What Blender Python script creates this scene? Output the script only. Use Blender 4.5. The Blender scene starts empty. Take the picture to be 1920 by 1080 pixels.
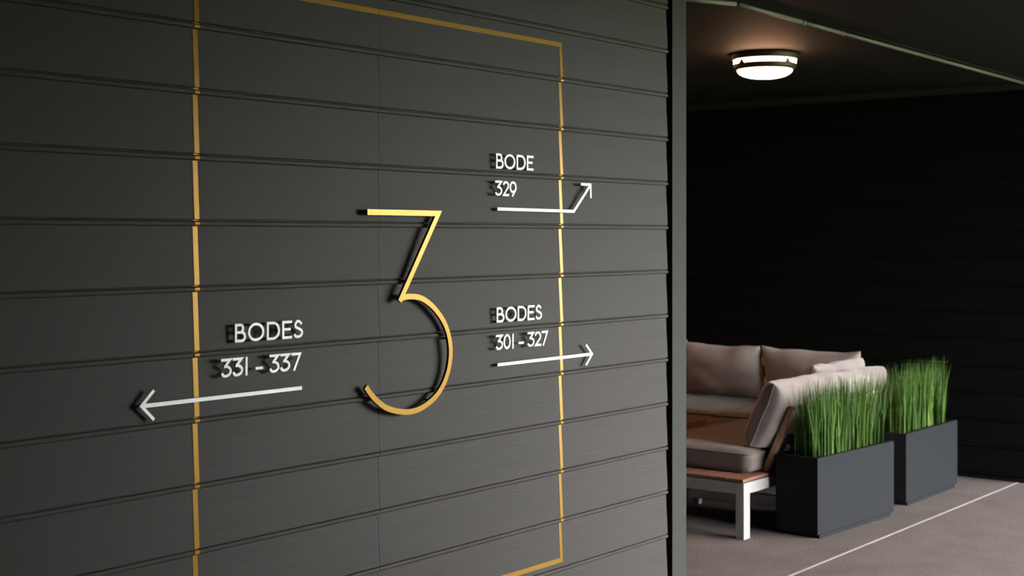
import bpy, bmesh, math, random
from mathutils import Vector, Matrix, noise
random.seed(7)
sc = bpy.context.scene
C = sc.collection

# ------------------------------------------------------------------ camera, sky, exposure
EYE = 1.6
ANG = math.atan2(2075.0, 2600.0)              # view direction against the sign wall
cam_d = bpy.data.cameras.new('camera')
cam = bpy.data.objects.new('camera', cam_d); C.objects.link(cam)
cam.location = (0, 0, EYE)
cam.rotation_euler = (math.pi / 2, 0, ANG - math.pi / 2)
cam_d.sensor_width = 36.0
cam_d.lens = 36.0 * 2600.0 / 1920.0
cam_d.shift_y = -0.05
cam_d.clip_start = 0.05
cam_d.dof.use_dof = True
cam_d.dof.focus_distance = 4.4
cam_d.dof.aperture_fstop = 5.0
sc.camera = cam

world = bpy.data.worlds.new('world'); sc.world = world
world.use_nodes = True
wb = world.node_tree.nodes['Background']
wb.inputs['Color'].default_value = (0.97, 0.98, 1.0, 1)      # even overcast sky
wb.inputs['Strength'].default_value = 33.0

vs = sc.view_settings
vs.view_transform = 'Standard'; vs.look = 'None'
vs.exposure = 0.0; vs.gamma = 1.0; vs.use_curve_mapping = False

LAMP = 52.0                                    # glow of the ceiling light glass

# ------------------------------------------------------------------ materials
def mat(name, col, rough=0.6, metal=0.0, var=0.0, scale=8.0, bump=0.0, bscale=60.0, stretch=(1, 1, 1), spec=0.5, col2=None, sheen=0.0):
    m = bpy.data.materials.new(name); m.use_nodes = True
    nt = m.node_tree; b = nt.nodes['Principled BSDF']
    b.inputs['Roughness'].default_value = rough
    b.inputs['Metallic'].default_value = metal
    b.inputs['Specular IOR Level'].default_value = spec
    if sheen: b.inputs['Sheen Weight'].default_value = sheen
    tc = nt.nodes.new('ShaderNodeTexCoord'); mp = nt.nodes.new('ShaderNodeMapping')
    mp.inputs['Scale'].default_value = stretch
    nt.links.new(tc.outputs['Object'], mp.inputs['Vector'])
    if var or col2:
        n = nt.nodes.new('ShaderNodeTexNoise'); n.inputs['Scale'].default_value = scale
        n.inputs['Detail'].default_value = 6; n.inputs['Roughness'].default_value = 0.6
        nt.links.new(mp.outputs[0], n.inputs['Vector'])
        r = nt.nodes.new('ShaderNodeValToRGB')
        c2 = col2 if col2 else tuple(c * (1 - var) for c in col)
        c1 = col if col2 else tuple(min(1, c * (1 + var)) for c in col)
        r.color_ramp.elements[0].position = 0.3; r.color_ramp.elements[0].color = (*c2, 1)
        r.color_ramp.elements[1].position = 0.7; r.color_ramp.elements[1].color = (*c1, 1)
        nt.links.new(n.outputs['Fac'], r.inputs['Fac'])
        nt.links.new(r.outputs['Color'], b.inputs['Base Color'])
    else:
        b.inputs['Base Color'].default_value = (*col, 1)
    if bump:
        n2 = nt.nodes.new('ShaderNodeTexNoise'); n2.inputs['Scale'].default_value = bscale
        n2.inputs['Detail'].default_value = 5
        nt.links.new(mp.outputs[0], n2.inputs['Vector'])
        bp = nt.nodes.new('ShaderNodeBump'); bp.inputs['Strength'].default_value = bump
        bp.inputs['Distance'].default_value = 0.003
        nt.links.new(n2.outputs['Fac'], bp.inputs['Height'])
        nt.links.new(bp.outputs['Normal'], b.inputs['Normal'])
    return m

def emit(name, col, s):
    m = bpy.data.materials.new(name); m.use_nodes = True
    nt = m.node_tree; b = nt.nodes['Principled BSDF']
    b.inputs['Base Color'].default_value = (0.9, 0.87, 0.82, 1)
    b.inputs['Emission Color'].default_value = (*col, 1)
    b.inputs['Emission Strength'].default_value = s
    return m

M = {}
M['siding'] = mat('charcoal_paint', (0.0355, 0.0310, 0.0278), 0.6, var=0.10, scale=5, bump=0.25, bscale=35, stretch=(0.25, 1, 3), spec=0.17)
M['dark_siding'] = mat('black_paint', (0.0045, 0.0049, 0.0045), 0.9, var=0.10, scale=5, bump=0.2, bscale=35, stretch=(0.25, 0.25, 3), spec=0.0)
M['trim'] = mat('corner_board_paint', (0.034, 0.0345, 0.0305), 0.65, var=0.08, scale=20, bump=0.2, bscale=80, spec=0.12)
M['crown'] = mat('crown_paint', (0.016, 0.016, 0.014), 0.7, spec=0.1)
M['gap'] = mat('black_building_paper', (0.004, 0.004, 0.004), 0.9, spec=0.1)
M['ceiling'] = mat('charcoal_soffit', (0.0075, 0.0075, 0.0063), 0.75, var=0.08, scale=6, bump=0.1, spec=0.15)
M['pipe'] = mat('grey_trim_paint', (0.12, 0.12, 0.095), 0.5, var=0.05, scale=10)
M['concrete'] = mat('sealed_concrete', (0.122, 0.098, 0.090), 0.85, var=0.16, scale=4, bump=0.35, bscale=160, spec=0.3)
def speckle(m, amount):
    nt = m.node_tree; b = nt.nodes['Principled BSDF']
    old = b.inputs['Base Color'].links[0].from_socket
    n = nt.nodes.new('ShaderNodeTexNoise'); n.inputs['Scale'].default_value = 95; n.inputs['Detail'].default_value = 3
    tc = nt.nodes.new('ShaderNodeTexCoord'); nt.links.new(tc.outputs['Object'], n.inputs['Vector'])
    r = nt.nodes.new('ShaderNodeMapRange'); r.inputs['From Min'].default_value = 0.3; r.inputs['From Max'].default_value = 0.7
    r.inputs['To Min'].default_value = 1 - amount; r.inputs['To Max'].default_value = 1 + amount
    nt.links.new(n.outputs['Fac'], r.inputs['Value'])
    mx = nt.nodes.new('ShaderNodeVectorMath'); mx.operation = 'MULTIPLY'
    nt.links.new(old, mx.inputs[0]); nt.links.new(r.outputs[0], mx.inputs[1])
    nt.links.new(mx.outputs[0], b.inputs['Base Color'])
speckle(M['concrete'], 0.34)
M['sealant'] = mat('pale_joint_sealant', (0.36, 0.33, 0.32), 0.7, var=0.15, scale=30)
M['gold'] = mat('gold_tape', (0.205, 0.100, 0.006), 0.30, 0.30, var=0.05, scale=30, spec=0.4)
M['brass'] = mat('brushed_brass', (0.225, 0.108, 0.006), 0.30, 0.35, var=0.10, scale=40, bump=0.15, bscale=120, stretch=(6, 1, 0.5))
for k_ in ('gold', 'brass'): M[k_].node_tree.nodes['Principled BSDF'].inputs['Specular Tint'].default_value = (1.0, 0.80, 0.42, 1)
M['white_metal'] = mat('white_enamel', (0.90, 0.88, 0.85), 0.4, var=0.03, scale=20)
M['sofa_metal'] = mat('white_powder_coat', (0.31, 0.285, 0.27), 0.45, var=0.04, scale=10)
M['teak'] = mat('teak', (0.19, 0.09, 0.055), 0.6, var=0.3, scale=9, stretch=(1, 9, 9), bump=0.15, bscale=40)
M['teak_table'] = mat('dark_teak', (0.125, 0.075, 0.05), 0.6, var=0.25, scale=9, stretch=(1, 9, 9), bump=0.15, bscale=40)
M['teak_end'] = mat('teak_post', (0.42, 0.26, 0.17), 0.55, var=0.25, scale=9, stretch=(9, 9, 1))
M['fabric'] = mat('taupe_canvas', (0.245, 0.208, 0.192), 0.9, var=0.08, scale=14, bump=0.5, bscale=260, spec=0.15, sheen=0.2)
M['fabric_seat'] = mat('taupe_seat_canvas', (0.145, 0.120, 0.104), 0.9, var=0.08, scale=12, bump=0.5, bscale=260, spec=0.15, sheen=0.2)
M['strap'] = mat('grey_webbing', (0.22, 0.24, 0.25), 0.7, var=0.1, scale=30, bump=0.3, bscale=200)
M['planter'] = mat('slate_fibreglass', (0.0068, 0.0080, 0.0095), 0.7, var=0.08, scale=12, bump=0.15, bscale=120, spec=0.15)
M['gap_shade'] = mat('gap_shade_black', (0.012, 0.012, 0.013), 0.7)  # black that paints the shade between sofa rails and planks
M['soil'] = mat('dark_soil', (0.012, 0.010, 0.008), 0.95, var=0.4, scale=60, bump=0.6, bscale=90)
M['bronze'] = mat('dark_bronze', (0.06, 0.045, 0.035), 0.45, 0.6, var=0.1, scale=30)
M['glass'] = emit('lit_opal_glass', (1.0, 0.52, 0.29), LAMP)
M['lawn'] = mat('lawn', (0.055, 0.105, 0.012), 0.95, var=0.3, scale=1.5, spec=0.1)
M['tan'] = mat('tan_wood', (0.24, 0.16, 0.11), 0.6, var=0.15, scale=20, stretch=(1, 6, 6))

def grass_mat():
    m = bpy.data.materials.new('grass_blade'); m.use_nodes = True
    nt = m.node_tree; b = nt.nodes['Principled BSDF']
    at = nt.nodes.new('ShaderNodeAttribute'); at.attribute_name = 'tint'
    r = nt.nodes.new('ShaderNodeValToRGB')
    r.color_ramp.elements[0].color = (0.014, 0.040, 0.005, 1)
    r.color_ramp.elements[1].color = (0.105, 0.165, 0.028, 1)
    e = r.color_ramp.elements.new(0.5); e.color = (0.038, 0.088, 0.010, 1)
    nt.links.new(at.outputs['Fac'], r.inputs['Fac'])
    nt.links.new(r.outputs['Color'], b.inputs['Base Color'])
    b.inputs['Roughness'].default_value = 0.6
    b.inputs['Specular IOR Level'].default_value = 0.15
    return m
M['grass'] = grass_mat()

# ------------------------------------------------------------------ helpers
def link(name, me, m=None, parent=None):
    o = bpy.data.objects.new(name, me); C.objects.link(o)
    if m is not None and not me.materials: me.materials.append(m)
    if parent is not None: o.parent = parent
    return o

def empty(name, loc=(0, 0, 0), rz=0.0):
    o = bpy.data.objects.new(name, None); C.objects.link(o)
    o.location = loc; o.rotation_euler = (0, 0, rz); o.empty_display_size = 0.1
    return o

def tag(o, label=None, cat=None, group=None, kind=None):
    if label: o['label'] = label
    if cat: o['category'] = cat
    if group: o['group'] = group
    if kind: o['kind'] = kind
    return o

def fin(bm, name, smooth=False):
    bmesh.ops.recalc_face_normals(bm, faces=bm.faces)
    me = bpy.data.meshes.new(name); bm.to_mesh(me); bm.free()
    if smooth:
        for p in me.polygons: p.use_smooth = True
    return me

def box_bm(bm, a, b, bev=0.0):
    r = bmesh.ops.create_cube(bm, size=1.0)
    vs_ = r['verts']
    for v in vs_:
        v.co = Vector((a[i] + (v.co[i] + 0.5) * (b[i] - a[i]) for i in range(3)))
    if bev:
        es = list({e for v in vs_ for e in v.link_edges})
        bmesh.ops.bevel(bm, geom=es, offset=bev, segments=2, affect='EDGES', profile=0.6)

def box(name, a, b, m, parent=None, bev=0.0):
    bm = bmesh.new(); box_bm(bm, a, b, bev)
    return link(name, fin(bm, name), m, parent)

def prism(bm, pts, lo, hi, axis):
    """closed 2-D outline extruded along an axis ('x': pts are (y,z); 'y': pts are (x,z))"""
    def P(p, s):
        return (s, p[0], p[1]) if axis == 'x' else (p[0], s, p[1])
    A = [bm.verts.new(P(p, lo)) for p in pts]; B = [bm.verts.new(P(p, hi)) for p in pts]
    n = len(pts)
    bm.faces.new(A); bm.faces.new(B)
    for i in range(n):
        j = (i + 1) % n
        bm.faces.new((A[i], A[j], B[j], B[i]))

def bar(bm, p, q, w, h, up=(0, 0, 1)):
    """square bar from p to q; w across, h along 'up'"""
    p = Vector(p); q = Vector(q); d = (q - p).normalized()
    u = Vector(up); u = (u - d * u.dot(d)).normalized(); s = d.cross(u)
    R = []
    for c in (p, q):
        R.append([bm.verts.new(c + s * (w / 2 * a) + u * (h / 2 * b)) for a, b in ((-1, -1), (1, -1), (1, 1), (-1, 1))])
    bm.faces.new(R[0]); bm.faces.new(R[1])
    for i in range(4):
        j = (i + 1) % 4
        bm.faces.new((R[0][i], R[0][j], R[1][j], R[1][i]))

def tube(bm, pts, r, n=10):
    pts = [Vector(p) for p in pts]; rings = []
    for i, p in enumerate(pts):
        d = (pts[min(i + 1, len(pts) - 1)] - pts[max(i - 1, 0)]).normalized()
        u = Vector((0, 0, 1)) if abs(d.z) < 0.9 else Vector((1, 0, 0))
        s = d.cross(u).normalized(); u = s.cross(d)
        rings.append([bm.verts.new(p + (s * math.cos(2 * math.pi * k / n) + u * math.sin(2 * math.pi * k / n)) * r) for k in range(n)])
    bm.faces.new(rings[0]); bm.faces.new(rings[-1])
    for A, B in zip(rings, rings[1:]):
        for k in range(n):
            j = (k + 1) % n
            bm.faces.new((A[k], A[j], B[j], B[k]))

def lathe(bm, prof, n=48, cx=0, cy=0):
    rings = []
    for r, z in prof:
        if r < 1e-6: rings.append([bm.verts.new((cx, cy, z))])
        else: rings.append([bm.verts.new((cx + r * math.cos(2 * math.pi * k / n), cy + r * math.sin(2 * math.pi * k / n), z)) for k in range(n)])
    for A, B in zip(rings, rings[1:]):
        for k in range(n):
            j = (k + 1) % n
            if len(A) == 1 and len(B) == 1: continue
            if len(A) == 1: bm.faces.new((A[0], B[j], B[k]))
            elif len(B) == 1: bm.faces.new((A[k], A[j], B[0]))
            else: bm.faces.new((A[k], A[j], B[j], B[k]))

# ------------------------------------------------------------------ the setting
CEIL = 2.60
WY = 2.997                 # plane the siding of the sign wall hangs on
EXPO = 0.1768              # lap siding exposure
Z0 = 0.0378                # bottom of the lowest course
BX = 9.10                  # rear wall of the lounge recess
RECESS_Y = 7.2
CORNER = 4.872             # outer corner of the sign wall

floor = empty('floor')
tag(floor, 'speckled taupe concrete floor of walkway and lounge', 'floor', kind='structure')
box('floor_slab', (-4.5, -2.95, -0.15), (13, 3.052, 0), M['concrete'], floor)
box('floor_slab', (-4.5, 3.064, -0.15), (13, RECESS_Y + .3, 0), M['concrete'], floor)
o = box('trim_1', (-4.5, 3.0515, -0.12), (13, 3.0645, 0.0012), M['sealant'])
tag(o, 'thin pale sealant line between walkway and lounge floor slabs', 'floor joint', kind='structure')
o = box('ground', (-60, -90, -0.3), (90, -2.95, -0.06), M['lawn'])
tag(o, 'green lawn outside the covered walkway', 'lawn', kind='structure')

ceil = box('ceiling', (-4.5, -1.3, CEIL), (13, RECESS_Y + .3, CEIL + 0.25), M['ceiling'])
tag(ceil, 'dark charcoal soffit over walkway and lounge', 'ceiling', kind='structure')

o = box('ceiling_inner', (-4.5, -2.95, CEIL), (5.0, -1.3, CEIL + 0.25), M['ceiling']); tag(o, 'dark charcoal soffit of the inner walkway', 'ceiling', kind='structure')
# lap board cross-section: (out from the wall plane, height over the board's lower edge)
def board_front(n_top):
    bead = [(0.0115, 0.0), (0.0140, 0.0012), (0.0150, 0.0035), (0.0153, 0.0065), (0.0150, 0.0100), (0.0138, 0.0126), (0.0112, 0.0136)]
    groove = [(0.0072, 0.0148), (0.0072, 0.0168), (0.0132, 0.0188)]
    return bead + groove + [(0.0132 - (0.0132 - 0.0037) * (n_top - 0.0188) / (EXPO + 0.012 - 0.0188), n_top)]
def out_at(z):
    f = board_front(EXPO + 0.012)
    for (o0, z0), (o1, z1) in zip(f, f[1:]):
        if z0 <= z <= z1 and z1 > z0: return o0 + (o1 - o0) * (z - z0) / (z1 - z0)
    return f[-1][0]
def board_outline():
    top = EXPO + 0.012
    return board_front(top) + [(-0.0055, top), (0.0045, 0.0)]

def siding(wall, frame, spans, zs, m):
    """frame(along, out, z) -> world; one board per span and course, parts of the wall"""
    cache = {}
    for z in zs:
        for s0, s1 in spans:
            key = (s0, s1)
            if key not in cache:
                bm = bmesh.new(); pts = board_outline()
                A = [bm.verts.new(frame(s0, o_, zz)) for o_, zz in pts]
                B = [bm.verts.new(frame(s1, o_, zz)) for o_, zz in pts]
                bm.faces.new(A); bm.faces.new(B)
                for i in range(len(pts)):
                    j = (i + 1) % len(pts); bm.faces.new((A[i], A[j], B[j], B[i]))
                me = fin(bm, 'siding_board'); me.materials.append(m); cache[key] = me
            o_ = link('siding_board', cache[key], None, wall); o_.location.z = z

courses = [Z0 + k * EXPO for k in range(15) if Z0 + k * EXPO + EXPO + 0.012 < CEIL + 0.2]
courses = [z for z in courses if z < CEIL - 0.02]

wl = empty('wall_left'); tag(wl, 'charcoal beaded lap siding wall carrying the large gold 3', 'wall', kind='structure')
box('sheathing', (-4.5, WY + 0.008, 0), (CORNER - 0.012, WY + 0.15, CEIL), M['gap'], wl)
siding(wl, lambda s, o_, z: (s, WY - o_, z), ((-4.5, 3.0855), (3.0868, 4.741)), courses, M['siding'])
o = box('trim_2', (4.7655, 2.977, 0.0), (CORNER, 3.16, CEIL), M['trim'], None, 0.0015)
tag(o, 'grey vertical corner board ending the siding wall', 'corner board', kind='structure')

wr = empty('wall_recess_left'); tag(wr, 'charcoal side wall of lounge behind the corner board', 'wall', kind='structure')
box('sheathing', (CORNER - 0.15, 3.16, 0), (CORNER - 0.02, RECESS_Y, CEIL), M['gap'], wr)
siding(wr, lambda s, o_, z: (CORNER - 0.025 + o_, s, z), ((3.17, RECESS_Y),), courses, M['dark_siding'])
wk = empty('wall_back'); tag(wk, 'near black lap siding wall behind the sofas', 'wall', kind='structure')
box('sheathing', (BX + 0.008, 2.99, 0), (BX + 0.15, RECESS_Y, CEIL), M['gap'], wk)
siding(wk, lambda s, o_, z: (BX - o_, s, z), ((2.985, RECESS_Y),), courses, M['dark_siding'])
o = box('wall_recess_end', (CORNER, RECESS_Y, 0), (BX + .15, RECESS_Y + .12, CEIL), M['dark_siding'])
tag(o, 'dark end wall of the lounge', 'wall', kind='structure')
wf = empty('wall_right'); tag(wf, 'charcoal siding facade continuing beyond the lounge', 'wall', kind='structure')
box('sheathing', (BX + 0.02, WY + 0.02, 0), (13, WY + 0.15, CEIL), M['gap'], wf)
siding(wf, lambda s, o_, z: (s, WY + 0.01 - o_, z), ((BX + 0.02, 13.0),), courses, M['siding'])
o = box('wall_end', (-4.65, -2.95, 0), (-4.5, RECESS_Y, CEIL), M['siding']); tag(o, 'charcoal end wall of walkway behind the viewer', 'wall', kind='structure')
o = box('wall_opposite', (-4.5, -2.95, 0), (5.2, -2.8, CEIL), M['siding']); tag(o, 'charcoal wall across the walkway from the sign', 'wall', kind='structure')

o = box('wall_far', (13.0, -2.6, 0), (13.15, WY, CEIL), M['siding']); tag(o, 'charcoal wall closing the far end of the walkway', 'wall', kind='structure')

o = box('wall_light_block', (4.85, -2.8, 0), (5.0, 0.0, CEIL), M['siding']); tag(o, 'unseen charcoal pier wall added to keep daylight off the left siding', 'wall', kind='structure')  # unseen pier, added to block daylight from the left of the sign wall
# crown strip where the rear wall meets the ceiling
bm = bmesh.new(); prism(bm, [(BX - 0.045, CEIL), (BX - 0.045, CEIL - 0.008), (BX - 0.03, CEIL - 0.03), (BX - 0.016, CEIL - 0.046), (BX + 0.01, CEIL - 0.046), (BX + 0.01, CEIL)], 3.0, RECESS_Y, 'y')
o = link('trim_3', fin(bm, 'trim'), M['crown']); tag(o, 'narrow dark crown moulding above the rear lounge wall', 'moulding', kind='structure')

# round-edged strip with joints along the ceiling over the recess opening
tr = empty('trim_4'); tag(tr, 'grey jointed pipe strip along the ceiling edge', 'ceiling strip', kind='structure')
def ceil_y(x): return 2.93 + (x - 5.21) * 0.0155
for x0, x1 in ((5.21, 5.83), (5.838, 6.25), (6.258, 7.6), (7.608, BX - 0.02)):
    bm = bmesh.new(); tube(bm, [(x0, ceil_y(x0), CEIL - 0.0105), (x1, ceil_y(x1), CEIL - 0.0105)], 0.0105, 12)
    link('pipe_length', fin(bm, 'pipe', True), M['pipe'], tr)
for x in (5.834, 6.254, 7.604):
    bm = bmesh.new(); tube(bm, [(x - 0.016, ceil_y(x), CEIL - 0.0112), (x + 0.016, ceil_y(x), CEIL - 0.0112)], 0.0130, 12)
    link('coupling', fin(bm, 'coupling', True), M['pipe'], tr)
bm = bmesh.new(); tube(bm, [(5.20, 2.933, CEIL - 0.0105), (4.885, 3.07, CEIL - 0.0105)], 0.0098, 12)
link('pipe_length', fin(bm, 'pipe', True), M['pipe'], tr)
bm = bmesh.new(); tube(bm, [(5.84, ceil_y(5.84) - 0.05, CEIL - 0.005), (BX - 0.02, ceil_y(BX) - 0.05, CEIL - 0.005)], 0.005, 8)
link('cable', fin(bm, 'cable', True), M['ceiling'], tr)

# ------------------------------------------------------------------ gold frame on the wall
FX0, FX1, FZ0, FZ1, FW = 2.382, 4.026, 0.433, 2.294, 0.0165
gf = empty('gold_frame', (0, 0, 0)); tag(gf, 'tall rectangle of thin gold tape on the siding around the 3', 'wall frame')
def gold_piece(x0, x1, zb, za0, za1):
    """one strip of tape on the course whose lower edge is zb, from za0 to za1 above it"""
    prof = [p for p in board_front(EXPO - 0.0005) if za0 < p[1] < za1]
    prof = [(out_at(za0), za0)] + prof + [(out_at(za1), za1)]
    T = 0.0011
    bm = bmesh.new()
    G = []
    for x in (x0, x1):
        G.append([[bm.verts.new((x, WY - o_ - d, zb + z)) for o_, z in prof] for d in (-0.0004, T)])
    n = len(prof)
    for i in range(n - 1):
        bm.faces.new((G[0][1][i], G[1][1][i], G[1][1][i + 1], G[0][1][i + 1]))
        bm.faces.new((G[0][0][i], G[1][0][i], G[1][0][i + 1], G[0][0][i + 1]))
        for k in (0, 1): bm.faces.new((G[k][0][i], G[k][1][i], G[k][1][i + 1], G[k][0][i + 1]))
    for i in (0, n - 1): bm.faces.new((G[0][0][i], G[0][1][i], G[1][1][i], G[1][0][i]))
    link('tape_strip', fin(bm, 'tape_strip'), M['gold'], gf)
for zb in courses:
    lo = max(0.0004, FZ0 - FW / 2 - zb); hi = min(EXPO - 0.001, FZ1 + FW / 2 - zb)
    if hi <= lo: continue
    for x in (FX0, FX1): gold_piece(x - FW / 2, x + FW / 2, zb, lo, hi)
for zc in (FZ0, FZ1):
    zb = max(z for z in courses if z <= zc)
    gold_piece(FX0 + FW / 2, 3.0858, zb, zc - FW / 2 - zb, zc + FW / 2 - zb)
    gold_piece(3.0866, FX1 - FW / 2, zb, zc - FW / 2 - zb, zc + FW / 2 - zb)

# ------------------------------------------------------------------ cut-out characters
def catmull(P, n=8):
    out = []
    for i in range(len(P) - 1):
        p0 = P[max(i - 1, 0)]; p1 = P[i]; p2 = P[i + 1]; p3 = P[min(i + 2, len(P) - 1)]
        for k in range(n):
            t = k / n
            out.append(tuple(0.5 * (2 * p1[j] + (p2[j] - p0[j]) * t + (2 * p0[j] - 5 * p1[j] + 4 * p2[j] - p3[j]) * t * t + (3 * p1[j] - p0[j] - 3 * p2[j] + p3[j]) * t ** 3) for j in (0, 1)))
    return out + [tuple(P[-1])]

def arc(cx, cy, rx, ry, a0, a1, n=18):
    return [(cx + rx * math.cos(math.radians(a0 + (a1 - a0) * k / n)), cy + ry * math.sin(math.radians(a0 + (a1 - a0) * k / n))) for k in range(n + 1)]

def ribbon(bm, pts, w, y0, y1, closed=False):
    """flat plate following a stroke with mitred corners; thickness y0 (front) .. y1 (back)"""
    P = [Vector(p) for p in pts]; n = len(P); L = []; R = []
    for i in range(n):
        a = P[i - 1] if (i > 0 or closed) else None
        b = P[(i + 1) % n] if (i < n - 1 or closed) else None
        d0 = (P[i] - a).normalized() if a is not None else None
        d1 = (b - P[i]).normalized() if b is not None else None
        if d0 is None: d0 = d1
        if d1 is None: d1 = d0
        n0 = Vector((-d0.y, d0.x)); n1 = Vector((-d1.y, d1.x)); m_ = (n0 + n1)
        m_ = m_.normalized() if m_.length > 1e-6 else n0
        k = min(1.0 / max(0.25, m_.dot(n0)), 3.5)
        L.append(P[i] + m_ * (w / 2 * k)); R.append(P[i] - m_ * (w / 2 * k))
    V = [[bm.verts.new((p.x, y, p.y)) for p in S] for S in (L, R) for y in (y0, y1)]   # L0 L1 R0 R1
    rng = range(n if closed else n - 1)
    for i in rng:
        j = (i + 1) % n
        bm.faces.new((V[0][i], V[0][j], V[2][j], V[2][i])); bm.faces.new((V[1][i], V[1][j], V[3][j], V[3][i]))
        bm.faces.new((V[0][i], V[0][j], V[1][j], V[1][i])); bm.faces.new((V[2][i], V[2][j], V[3][j], V[3][i]))
    if not closed:
        for i in (0, n - 1): bm.faces.new((V[0][i], V[1][i], V[3][i], V[2][i]))

# strokes in a unit box (x 0..1, z 0..1) along the outer edge; 'c' = closed
def glyph(ch, W, H, s):
    h = s / 2
    l, r, b, t = h, W - h, h, H - h
    mid = b + (t - b) * 0.54
    if ch == 'B':
        ru = (t - mid) / 2; rl = (mid - b) / 2; xu = r * 0.80
        return ['c', [(l, mid), (l, t)] + [(xu - ru * 0.8, t)] + arc(xu - ru * 0.8, t - ru, ru * 0.8, ru, 90, -90)[1:],
                'c', [(l, b), (l, mid), (r - rl, mid)] + arc(r - rl, b + rl, rl, rl, 90, -90)[1:]]
    if ch in 'O0':
        return ['c', arc((l + r) / 2, H / 2, (r - l) / 2, (t - b) / 2, 0, 360, 40)[:-1]]
    if ch == 'D':
        rr = (t - b) / 2; ex = min(rr, r - l)
        return ['c', [(l, b), (l, t), (r - ex, t)] + arc(r - ex, b + rr, ex, rr, 90, -90, 24)[1:]]
    if ch == 'E':
        return [[(W, t), (l, t), (l, b), (W, b)], [(l, H * 0.53), (W * 0.86, H * 0.53)]]
    if ch == 'S':
        cx = (l + r) / 2
        P = [(r - .04 * W, t - .16 * H), (cx + .12 * W, t - .01 * H), (cx - .12 * W, t - .005 * H), (l + .10 * W, t - .15 * H), (l + .14 * W, t - .30 * H), (cx, H * 0.54), (r - .07 * W, H * .42), (r, H * .27), (r - .10 * W, b + .07 * H), (cx + .06 * W, b), (l + .16 * W, b + .03 * H), (l, b + .16 * H)]
        return [catmull(P, 6)]
    if ch == '3':
        cx = W * 0.42; cr = r - cx; cz = b + (H * 0.585 - b) * 0.5; rz = (H * 0.585 - b) * 0.5
        top = [(0.02 * W, t), (r - .05 * W, t), (W * 0.33, H * 0.545)]
        pts = [(W * 0.31, H * 0.582)] + arc(cx, cz, cr, rz, 88, -100, 22)
        return [top, pts + catmull([pts[-1], (l + .10 * W, b + .06 * H), (l - .0 * W, b + .17 * H)], 5)[1:]]
    if ch == '2':
        cx = (l + r) / 2 - .02 * W; rr = r - cx - .02 * W
        A = arc(cx, t - rr, rr, rr, 165, -25, 18)
        return [A + [(l + .02 * W, b), (W, b)]]
    if ch == '1':
        return [[(W / 2, 0), (W / 2, H)]]
    if ch == '7':
        return [[(0, t), (r - .02 * W, t), (W * 0.24, 0)]]
    if ch == '9':
        rr = (r - l) / 2; cy = t - rr * 1.05
        return ['c', arc(W / 2, cy, rr, rr * 1.05, 0, 360, 32)[:-1], [(r, cy), (r - .01 * W, cy - .10 * H), (r - .12 * W, cy - .25 * H), (W * 0.40, 0)]]
    if ch == '-':
        return [[(0, H * .33), (W, H * .33)]]

FACE, BACK = 2.9690, 2.9735
def pins(bm, spots, r=0.0013):
    for x, z in spots:
        tube(bm, [(x, BACK - 0.001, z), (x, WY - 0.001, z)], r, 6)

def character(parent, ch, x0, x1, zb, H=0.0515, s=0.0074):
    strokes = glyph(ch, x1 - x0, H, s)
    bm = bmesh.new(); closed = False
    spots = []
    dy = 0.0
    for st in strokes:
        if st == 'c': closed = True; continue
        ribbon(bm, [(x0 + p[0], zb + p[1]) for p in st], s, FACE + dy, BACK + dy, closed); closed = False; dy += 0.00012
        if not spots or ch in 'BE': 
            spots = [(x0 + st[0][0] * .9 + st[1][0] * .1, zb + st[0][1] * .9 + st[1][1] * .1), (x0 + st[-2][0] * .7 + st[-1][0] * .3, zb + st[-2][1] * .7 + st[-1][1] * .3)]
    pins(bm, spots)
    nm = 'letter' if ch.isalpha() else ('digit' if ch.isdigit() else 'dash')
    o_ = link(nm, fin(bm, nm), M['white_metal'], parent)
    o_['label'] = 'white metal ' + nm + ' ' + ('' if ch == '-' else ch) if nm != 'dash' else 'short white metal dash'
    return o_

def arrow(parent, lines, w=0.0105):
    bm = bmesh.new()
    for k, pl in enumerate(lines):
        ribbon(bm, pl, w * (1.0 if k == 0 else 0.85), FACE - 0.00005 * k, BACK + 0.00005 * k)
    a, b = lines[0][0], lines[0][1]
    pins(bm, [(a[0] * .9 + b[0] * .1, a[1] * .9 + b[1] * .1), (a[0] * .45 + b[0] * .55, a[1] * .45 + b[1] * .55), (a[0] * .1 + b[0] * .9, a[1] * .1 + b[1] * .9)])
    link('arrow', fin(bm, 'arrow'), M['white_metal'], parent)


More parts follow.
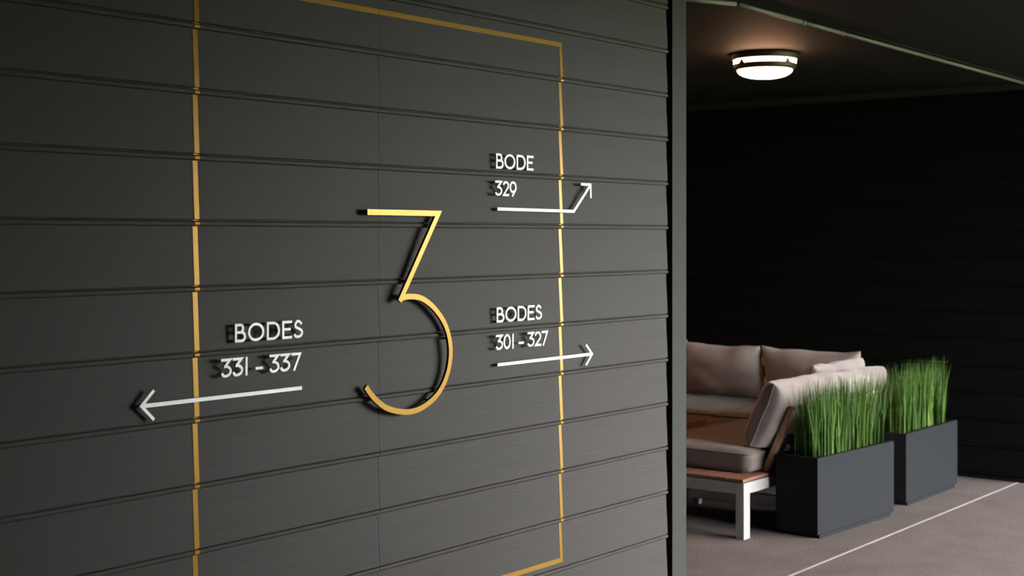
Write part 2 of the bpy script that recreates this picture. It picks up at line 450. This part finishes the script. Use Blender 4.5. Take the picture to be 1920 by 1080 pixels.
def sign(label, rows, lines):
    g = empty('direction_sign'); tag(g, label, 'sign', 'white direction signs around the 3')
    for zb, chars in rows:
        for ch, a, b in chars: character(g, ch, a, b, zb)
    arrow(g, lines)
    return g
sign('white raised sign reading BODES 331 - 337 with arrow pointing left',
     [(1.3090, [('B', 2.5010, 2.5405), ('O', 2.5475, 2.6065), ('D', 2.6160, 2.6650), ('E', 2.6735, 2.7110), ('S', 2.7160, 2.7530)]),
      (1.2160, [('3', 2.4520, 2.4900), ('3', 2.4922, 2.5301), ('1', 2.5381, 2.5464), ('-', 2.5750, 2.6018), ('3', 2.6253, 2.6629), ('3', 2.6655, 2.7040), ('7', 2.7086, 2.7463)])],
     [[(2.7490, 1.1640), (2.1990, 1.1640)], [(2.2320, 1.2020), (2.1925, 1.1640), (2.2320, 1.1255)]])
sign('white raised sign reading BODES 301 - 327 with straight arrow pointing right',
     [(1.3090, [('B', 3.6375, 3.6788), ('O', 3.6847, 3.7444), ('D', 3.7520, 3.8007), ('E', 3.8084, 3.8471), ('S', 3.8518, 3.8895)]),
      (1.2160, [('3', 3.6319, 3.6714), ('0', 3.6744, 3.7129), ('1', 3.7216, 3.7303), ('-', 3.7565, 3.7854), ('3', 3.8063, 3.8460), ('2', 3.8487, 3.8847), ('7', 3.8879, 3.9251)])],
     [[(3.6420, 1.1660), (4.1900, 1.1660)], [(4.1570, 1.2035), (4.1960, 1.1660), (4.1570, 1.1285)]])
sign('white raised sign reading BODE 329 with arrow bent up to the right',
     [(1.8315, [('B', 3.6345, 3.6744), ('O', 3.6794, 3.7384), ('D', 3.7465, 3.7961), ('E', 3.8038, 3.8412)]),
      (1.7390, [('3', 3.6290, 3.6676), ('2', 3.6714, 3.7040), ('9', 3.7070, 3.7456)])],
     [[(3.6420, 1.6945), (4.0810, 1.6925), (4.1840, 1.7900)], [(4.1250, 1.7925), (4.1865, 1.7925), (4.1880, 1.7430)]])

# the large 3
n3 = empty('house_number'); tag(n3, 'large brushed brass numeral 3 standing off the siding', 'number')
P3 = [(3.0090, 1.6750), (3.3330, 1.6750), (3.1520, 1.3990)]
A3 = catmull([(3.1545, 1.4068), (3.1928, 1.4128), (3.2547, 1.4045), (3.3180, 1.3676), (3.3696, 1.3103), (3.3925, 1.2347), (3.3775, 1.1580), (3.3308, 1.0965), (3.2547, 1.0590), (3.1805, 1.0525), (3.0965, 1.0720), (3.0380, 1.1095), (3.0030, 1.1460)], 8)
bm = bmesh.new(); ribbon(bm, P3, 0.0175, 2.961, 2.9705); ribbon(bm, A3, 0.0175, 2.9612, 2.9707)
link('numeral_plate', fin(bm, 'numeral_plate'), M['brass'], n3)
for x, z in ((3.04, 1.675), (3.30, 1.675), (3.19, 1.46), (3.387, 1.27), (3.30, 1.078), (3.05, 1.10)):
    bm = bmesh.new(); tube(bm, [(x, 2.965, z), (x, WY - 0.002, z)], 0.0032, 8)
    link('standoff_pin', fin(bm, 'standoff_pin', True), M['bronze'], n3)

# ------------------------------------------------------------------ ceiling light
def ceiling_light(label, LX, LY):
    cl = empty('ceiling_light'); tag(cl, label, 'ceiling light', 'lounge ceiling lights')
    def lathe_part(name, prof, m, parent, smooth=True, n=128):
        bm = bmesh.new(); lathe(bm, prof, n, LX, LY)
        return link(name, fin(bm, name, smooth), m, parent)
    lathe_part('canopy_ring', [(0.0, 2.600), (0.176, 2.600), (0.180, 2.592), (0.180, 2.570), (0.176, 2.564), (0.168, 2.564), (0.168, 2.57), (0, 2.57)], M['bronze'], cl, False)
    lathe_part('glass_drum', [(0.166, 2.570), (0.169, 2.560), (0.169, 2.540), (0.166, 2.530)], M['glass'], cl)
    band = lathe_part('lower_band', [(0.160, 2.540), (0.1715, 2.540), (0.1725, 2.534), (0.168, 2.520), (0.158, 2.511), (0.146, 2.509), (0.145, 2.514), (0.160, 2.530), (0.160, 2.540)], M['bronze'], cl, False)
    lathe_part('glass_dome', [(0.150, 2.520)] + [(0.1485 * math.cos(math.radians(q * 6)) ** 0.8 if q < 15 else 0.0, 2.5105 - 0.046 * math.sin(math.radians(q * 6))) for q in range(16)], M['glass'], cl)
    for k in range(4):
        a = math.radians(163 + 90 * k); ca, sa = math.cos(a), math.sin(a)
        bm = bmesh.new()
        r0, r1 = 0.1695, 0.1745
        pr = [(-0.024, 2.530), (-0.020, 2.541), (-0.012, 2.545), (-0.0085, 2.553), (-0.004, 2.560), (0.004, 2.560), (0.0085, 2.553), (0.012, 2.545), (0.020, 2.541), (0.024, 2.530)]
        A = [bm.verts.new((LX + r0 * ca - t * sa, LY + r0 * sa + t * ca, z)) for t, z in pr]
        B = [bm.verts.new((LX + r1 * ca - t * sa, LY + r1 * sa + t * ca, z)) for t, z in pr]
        bm.faces.new(A); bm.faces.new(B)
        for i in range(len(pr)):
            j = (i + 1) % len(pr); bm.faces.new((A[i], A[j], B[j], B[i]))
        link('clip', fin(bm, 'clip'), M['bronze'], band)
    return cl
ceiling_light('lit round flush ceiling light with bronze bands and white glass', 6.78, 3.645)
ceiling_light('lit round ceiling light added deeper in the lounge, hidden by the siding wall', 7.15, 5.35)  # unseen second fixture, added to light the rear cushions from the left

# ------------------------------------------------------------------ planters with grass
def planter(label, x, y, rz, Lx, Wy, Ht, seed, gx, gy):
    g = empty('planter', (x, y, 0), rz); tag(g, label, 'planter', 'dark rectangular planters')
    t = 0.016
    bm = bmesh.new()
    zb, zt, zi = 0.022, Ht, Ht - 0.05
    def ring(a, b, c, d, z): return [bm.verts.new(p) for p in ((a, b, z), (c, b, z), (c, d, z), (a, d, z))]
    R = [ring(0.004, 0.004, Lx - .004, Wy - .004, zb), ring(0, 0, Lx, Wy, zb + .004), ring(0, 0, Lx, Wy, zt - .003), ring(0.003, 0.003, Lx - .003, Wy - .003, zt), ring(t, t, Lx - t, Wy - t, zt), ring(t, t, Lx - t, Wy - t, zi)]
    bm.faces.new(R[0]); bm.faces.new(R[-1])
    for A, B in zip(R, R[1:]):
        for i in range(4):
            j = (i + 1) % 4; bm.faces.new((A[i], A[j], B[j], B[i]))
    link('planter_box', fin(bm, 'planter_box'), M['planter'], g)
    box('plinth', (0.03, 0.005, 0.0), (Lx - .03, Wy - .03, zb + .002), M['planter'], g)
    box('soil', (t + .0005, t + .0005, zi + .0005), (Lx - t - .0005, Wy - t - .0005, zi + 0.018), M['soil'], g)
    rnd = random.Random(seed)
    V = []; F = []; T = []
    tufts = []
    nx = int((gx[1] - gx[0]) / 0.03)
    for i in range(nx):
        for j in range(4):
            tufts.append((gx[0] + (i + rnd.uniform(.15, .85)) / nx * (gx[1] - gx[0]), gy[0] + (j + rnd.uniform(.15, .85)) / 4 * (gy[1] - gy[0]), rnd.uniform(.0, .35)))
    for tx, ty, tt in tufts:
        for q in range(15):
            bx = tx + rnd.gauss(0, .006); by = ty + rnd.gauss(0, .006)
            h = rnd.uniform(.30, .455) if rnd.random() < .8 else rnd.uniform(.2, .32)
            fx = (tx - (gx[0] + gx[1]) / 2) / (gx[1] - gx[0])
            lx = rnd.gauss(fx * .05, .020); ly = rnd.gauss(0, .022)
            w = rnd.uniform(.0016, .0034); a = rnd.uniform(0, math.pi)
            wx, wy = math.cos(a) * w, math.sin(a) * w
            z0 = zi + 0.01; base = len(V)
            tint = min(1, max(0, tt + rnd.gauss(.32, .16)))
            for s in (0, .35, .7, 1.0):
                k = s ** 1.8
                ww = (1 - s ** 2.2) + .06
                cx, cy, cz = bx + lx * k, by + ly * k, z0 + h * s
                V += [(cx - wx * ww, cy - wy * ww, cz), (cx + wx * ww, cy + wy * ww, cz)]
                T += [tint, tint]
            for s in range(3):
                b0 = base + 2 * s
                F.append((b0, b0 + 1, b0 + 3, b0 + 2))
    me = bpy.data.meshes.new('grass_blades'); me.from_pydata(V, [], F)
    at = me.attributes.new('tint', 'FLOAT', 'POINT')
    at.data.foreach_set('value', T)
    o_ = link('grass_blades', me, M['grass'], g); o_['kind'] = 'stuff'; o_['label'] = 'upright green artificial grass blades'
    return g
planter('dark grey planter of green grass nearest the white sofa leg', 6.728, 3.305, math.radians(-3.6), 0.86, 0.255, 0.43, 3, (0.045, 0.83), (0.03, 0.15))
planter('dark grey planter of green grass nearest the black rear wall', 7.885, 3.303, 0.0, 0.815, 0.255, 0.43, 5, (0.03, 0.765), (0.04, 0.15))

# ------------------------------------------------------------------ sofas
def plank_set(parent, x0, x1, y0, y1, n, z0, z1, along='x', name='plank', m='teak'):
    gap = 0.008; step = ((y1 - y0) if along == 'x' else (x1 - x0)) / n
    first = None
    for k in range(n):
        if along == 'x': a = (x0, y0 + k * step + gap / 2, z0); b = (x1, y0 + (k + 1) * step - gap / 2, z1)
        else: a = (x0 + k * step + gap / 2, y0, z0); b = (x0 + (k + 1) * step - gap / 2, y1, z1)
        if first is None:
            bm = bmesh.new(); box_bm(bm, a, b, 0.0015); first = fin(bm, name); first.materials.append(M[m]); a0 = a
        o_ = link(name, first, None, parent)
        o_.location = (a[0] - a0[0], a[1] - a0[1], 0)

S0, S1 = 6.477, 7.965
s1 = empty('outdoor_sofa'); tag(s1, 'outdoor sofa bench of white metal and teak planks behind the planters', 'sofa', 'lounge sofas')
YA, YB = 3.605, 4.385
for a, b in (((S0 + .066, YA + .001, .238), (S1 - .066, YA + .049, .297)), ((S0 + .066, YB - .049, .238), (S1 - .066, YB - .001, .297)), ((S0 + .001, YA + .05, .238), (S0 + .05, YB - .05, .297)), ((S1 - .05, YA + .05, .238), (S1 - .001, YB - .05, .297))):
    box('rail', a, b, M['sofa_metal'], s1, 0.002)
for x in (S0, S1 - .066):
    for y in (YA, YB - .05): box('leg', (x, y, 0.0), (x + .066, y + .05, .298), M['sofa_metal'], s1, 0.002)
box('shadow_sheet', (S0 + .012, YA + .012, .2975), (S1 - .012, YB - .012, .3035), M['gap_shade'], s1)  # black sheet painting the shadow gap under the planks
plank_set(s1, S0 + .002, S1, YA + .002, YB - .002, 8, .303, .318)
box('base_rail', (7.18, YA + .02, .036), (7.23, YB - .03, .108), M['white_metal'], s1, 0.003)  # brighter enamel than the other rails, standing in for light under the bench
for y in (YA + .03, YB - .08): box('base_foot', (7.185, y, 0), (7.225, y + .04, .237), M['sofa_metal'], s1)
def bp(z): return 3.652 - (z - .318) * 0.462        # leaning back plane
for x in (6.81, 7.36, 7.90):
    bm = bmesh.new(); bar(bm, (x, bp(.318), .318), (x, bp(.668), .668), .046, .030, up=(0, 1, 0))
    link('back_post', fin(bm, 'back_post'), M['teak_end'], s1)
bm = bmesh.new(); bar(bm, (6.787, bp(.676), .676), (7.93, bp(.676), .676), .034, .018)
link('back_rail', fin(bm, 'back_rail'), M['tan'], s1)
for z in (.43, .53, .62):
    bm = bmesh.new()
    n = 24
    for i in range(n):
        xa, xb = 6.833 + i * (7.88 - 6.833) / n, 6.833 + (i + 1) * (7.88 - 6.833) / n
    pts = [(6.833 + i * (7.88 - 6.833) / n, bp(z) - .012 + .006 * math.sin(i * 1.9), z + .014 * math.sin(i * 1.1)) for i in range(n + 1)]
    A = [[bm.verts.new((p[0], p[1] + dy, p[2] + dz)) for p in pts] for dy, dz in ((0.006, .02), (0.012, -.02), (.018, -.02), (0.012, .02))]
    for q in range(4):
        r_ = (q + 1) % 4
        for i in range(n): bm.faces.new((A[q][i], A[q][i + 1], A[r_][i + 1], A[r_][i]))
    link('webbing_strap', fin(bm, 'webbing_strap'), M['strap'], s1)

T0, T1 = 7.985, 9.045
s2 = empty('outdoor_sofa'); tag(s2, 'long outdoor corner sofa of white metal along the black rear wall', 'sofa', 'lounge sofas')
ZA, ZB = 3.605, 6.10
for a, b in (((T0 + .005, ZA + .05, .238), (T0 + .05, ZB - .05, .297)), ((T1 - .05, ZA + .05, .238), (T1 - .005, ZB - .05, .297)), ((T0 + .06, ZA, .238), (T1 - .06, ZA + .045, .297)), ((T0 + .06, ZB - .045, .238), (T1 - .06, ZB, .297))):
    box('rail', a, b, M['sofa_metal'], s2, 0.002)
for x in (T0, T1 - .06):
    for y in (ZA, (ZA + ZB) / 2, ZB - .05): box('leg', (x, y, 0), (x + .06, y + .05, .298), M['sofa_metal'], s2, 0.002)
box('shadow_sheet', (T0 + .012, ZA + .012, .2975), (T1 - .012, ZB - .012, .3035), M['gap_shade'], s2)  # painted shadow gap again, under the rear sofa planks
plank_set(s2, T0, T1, ZA, ZB, 11, .303, .318, 'y')
for y in (4.25, 4.80, 5.36, 6.03):
    bm = bmesh.new(); bar(bm, (8.90, y, .318), (9.03, y, .70), .046, .03, up=(1, 0, 0)); link('back_post', fin(bm, 'back_post'), M['teak_end'], s2)
bm = bmesh.new(); bar(bm, (9.03, 4.22, .69), (9.03, 6.08, .69), .02, .06); link('back_rail', fin(bm, 'back_rail'), M['tan'], s2)

# ------------------------------------------------------------------ cushions
def seat_cushion(label, x0, x1, y0, y1, z0, z1):
    bm = bmesh.new()
    nx, ny = 20, 20
    cx, cy, hx, hy, hz = (x0 + x1) / 2, (y0 + y1) / 2, (x1 - x0) / 2, (y1 - y0) / 2, (z1 - z0) / 2
    r = .038
    bmesh.ops.create_cube(bm, size=2.0)
    bmesh.ops.subdivide_edges(bm, edges=bm.edges[:], cuts=15, use_grid_fill=True)
    for v in bm.verts:
        p = v.co.copy()
        q = Vector((p.x * hx, p.y * hy, p.z * hz))
        # round the edges
        inner = Vector((max(-hx + r, min(hx - r, q.x)), max(-hy + r, min(hy - r, q.y)), max(-hz + r, min(hz - r, q.z))))
        d = q - inner
        if d.length > 1e-6: q = inner + d.normalized() * r
        crown = (1 - (q.x / hx) ** 2) * (1 - (q.y / hy) ** 2)
        if q.z > 0: q.z += .014 * max(0, crown) * (q.z / hz)
        nn = noise.noise(Vector((q.x * 7 + x0 * 9, q.y * 7 + y0 * 5, q.z * 9)))
        if q.z > -hz * .6: q += Vector((0, 0, .004 * nn)); 
        q.x += .003 * nn; q.y += .003 * nn
        v.co = q + Vector((cx, cy, z0 + hz))
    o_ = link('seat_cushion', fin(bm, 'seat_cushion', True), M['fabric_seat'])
    tag(o_, label, 'cushion', 'seat cushions of the lounge sofas')
    bm = bmesh.new()
    loop = []
    rr = r * .75
    zt = z1 - .016
    for ax, ay, a0 in ((x1 - r, y1 - r, 0), (x0 + r, y1 - r, 90), (x0 + r, y0 + r, 180), (x1 - r, y0 + r, 270)):
        loop += [(ax + (r - .002) * math.cos(math.radians(a0 + k * 18)), ay + (r - .002) * math.sin(math.radians(a0 + k * 18)), zt) for k in range(6)]
    tube(bm, loop + [loop[0]], .0035, 6)
    link('piping', fin(bm, 'piping', True), M['fabric_seat'], o_)
    return o_

def pillow(label, center, w, h, t, along, lean, seed, group='back cushions of the lounge sofas', roll=0.0, boxy=0.0):
    """stuffed cushion; 'along' = world angle of its width; leans back by 'lean'; bottom centre at 'center'"""
    n = 34; mm = 24
    bm = bmesh.new(); V = {}
    for side in (1, -1):
        for i in range(n + 1):
            for j in range(mm + 1):
                u = math.sin((-1 + 2 * i / n) * math.pi / 2); v = math.sin((-1 + 2 * j / mm) * math.pi / 2)
                edge = i in (0, n) or j in (0, mm)
                if edge and side == -1: V[(side, i, j)] = V[(1, i, j)]; continue
                fu = 1 - abs(u) ** (3.2 + 6 * boxy); fv = 1 - abs(v) ** (2.8 + 2 * boxy)
                th = (fu ** (0.42 - 0.2 * boxy)) * (fv ** (0.42 - 0.08 * boxy)) if fu * fv > 0 else 0
                # pinched sides between slightly pulled-out corners
                x = w / 2 * u * (1 - (.028 - .005 * boxy) * (1 - v * v)) ; z = h / 2 * v * (1 - (.085 - .04 * boxy) * (1 - u * u))
                nn = noise.noise(Vector((u * 2.2 + seed * 7, v * 2.0 - seed * 3, side)))
                wr = noise.noise(Vector((u * 7 + seed, v * 3 + seed * 2, side * 2))) * max(0, abs(v) - .3) * .010
                y = side * (t / 2 * th + (.012 * nn + wr) * th) + .010 * noise.noise(Vector((u * 1.3, v * 1.5, seed)))
                z += .010 * noise.noise(Vector((u * 2.5 + seed, 4.2, v))) 
                V[(side, i, j)] = bm.verts.new((x, y, z + h / 2))
    for side in (1, -1):
        for i in range(n):
            for j in range(mm):
                q = [V[(side, i, j)], V[(side, i + 1, j)], V[(side, i + 1, j + 1)], V[(side, i, j + 1)]]
                bm.faces.new(q if side == -1 else q[::-1])
    edge = [V[(1, i, 0)].co.copy() for i in range(n + 1)] + [V[(1, n, j)].co.copy() for j in range(1, mm + 1)] + [V[(1, i, mm)].co.copy() for i in range(n - 1, -1, -1)] + [V[(1, 0, j)].co.copy() for j in range(mm - 1, -1, -1)]
    me = fin(bm, 'back_cushion', True)
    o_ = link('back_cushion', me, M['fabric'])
    o_.location = center
    o_.rotation_euler = (lean, roll, along)
    tag(o_, label, 'cushion', group)
    bm = bmesh.new(); tube(bm, edge, .0026, 6)
    link('piping', fin(bm, 'piping', True), M['fabric'], o_)
    return o_

SZ0, SZ1 = .319, .440
seat_cushion('taupe seat cushion at the open end of bench by white leg', 6.635, 7.205, 3.655, 4.385, SZ0, SZ1)
seat_cushion('taupe seat cushion in middle of bench behind the tilted back cushion', 7.215, 7.975, 3.655, 4.385, SZ0, SZ1)
seat_cushion('taupe corner seat cushion under the right rear back cushion', 7.99, 8.87, 3.66, 4.685, SZ0, SZ1)
seat_cushion('taupe seat cushion under the left rear back cushion by table', 7.99, 8.87, 4.695, 5.50, SZ0, SZ1)
seat_cushion('taupe seat cushion at far left end of rear sofa', 7.99, 8.87, 5.51, 6.09, SZ0, SZ1)
LEAN = math.radians(23)
pillow('taupe back cushion tilted against teak post, showing its end', (7.105, 3.712, .452), .735, .385, .20, 0.0, LEAN, 1, boxy=.7)
pillow('taupe back cushion behind the right half of near grass', (7.815, 3.705, .452), .66, .375, .19, 0.0, LEAN, 2, boxy=.6)
pillow('lilac tinged taupe cushion leaning behind the bench cushions', (8.03, 3.915, .455), .74, .385, .17, math.radians(2), math.radians(17), 3, boxy=.3)
pillow('wide taupe back cushion on right against the black rear wall', (8.72, 4.293, .453), .73, .395, .20, -math.pi / 2, math.radians(-14) * -1, 4)
pillow('taupe back cushion beside the corner board against rear wall', (8.70, 4.985, .453), .64, .40, .20, -math.pi / 2, math.radians(14), 5)
pillow('sliver of taupe back cushion peeking out by corner board', (8.83, 5.650, .453), .64, .40, .20, -math.pi / 2, math.radians(14), 6)

# ------------------------------------------------------------------ table
tb = empty('coffee_table'); tag(tb, 'low teak plank table in front of the sofas', 'table')
TX0, TX1, TY0, TY1 = 6.95, 7.945, 4.42, 5.45
plank_set(tb, TX0, TX1, TY0, TY1, 10, .392, .415, 'x', 'plank', 'teak_table')
box('apron', (TX0 + .02, TY0 + .02, .34), (TX1 - .02, TY0 + .05, .3915), M['sofa_metal'], tb)
box('apron', (TX0 + .02, TY1 - .05, .34), (TX1 - .02, TY1 - .02, .3915), M['sofa_metal'], tb)
box('apron', (TX0 + .02, TY0 + .05, .34), (TX0 + .05, TY1 - .05, .3915), M['sofa_metal'], tb)
box('apron', (TX1 - .05, TY0 + .05, .34), (TX1 - .02, TY1 - .05, .3915), M['sofa_metal'], tb)
for x in (TX0 + .02, TX1 - .07):
    for y in (TY0 + .02, TY1 - .07): box('leg', (x, y, 0), (x + .05, y + .05, .34), M['sofa_metal'], tb)
ry = empty('tray'); tag(ry, 'small tan wooden tray on the teak table', 'tray')
box('tray_base', (7.36, 4.50, .4155), (7.60, 4.80, .424), M['tan'], ry)
for a, b in (((7.36, 4.50, .424), (7.60, 4.512, .452)), ((7.36, 4.788, .424), (7.60, 4.80, .452)), ((7.36, 4.512, .424), (7.372, 4.788, .452)), ((7.588, 4.512, .424), (7.60, 4.788, .452))):
    box('tray_side', a, b, M['tan'], ry)

# ------------------------------------------------------------------ put each empty at the base of its thing
bpy.context.view_layer.update()
def meshes_of(o_):
    for c in o_.children:
        if c.type == 'MESH': yield c
        yield from meshes_of(c)
for o_ in [x for x in C.objects if x.type == 'EMPTY' and x.location.length < 1e-6]:
    pts = [m_.matrix_world @ Vector(c) for m_ in meshes_of(o_) for c in m_.bound_box]
    if not pts: continue
    lo = Vector([min(p[i] for p in pts) for i in range(3)]); hi = Vector([max(p[i] for p in pts) for i in range(3)])
    base = Vector(((lo.x + hi.x) / 2, (lo.y + hi.y) / 2, lo.z))
    o_.location = base
    for c in o_.children: c.location = Vector(c.location) - base
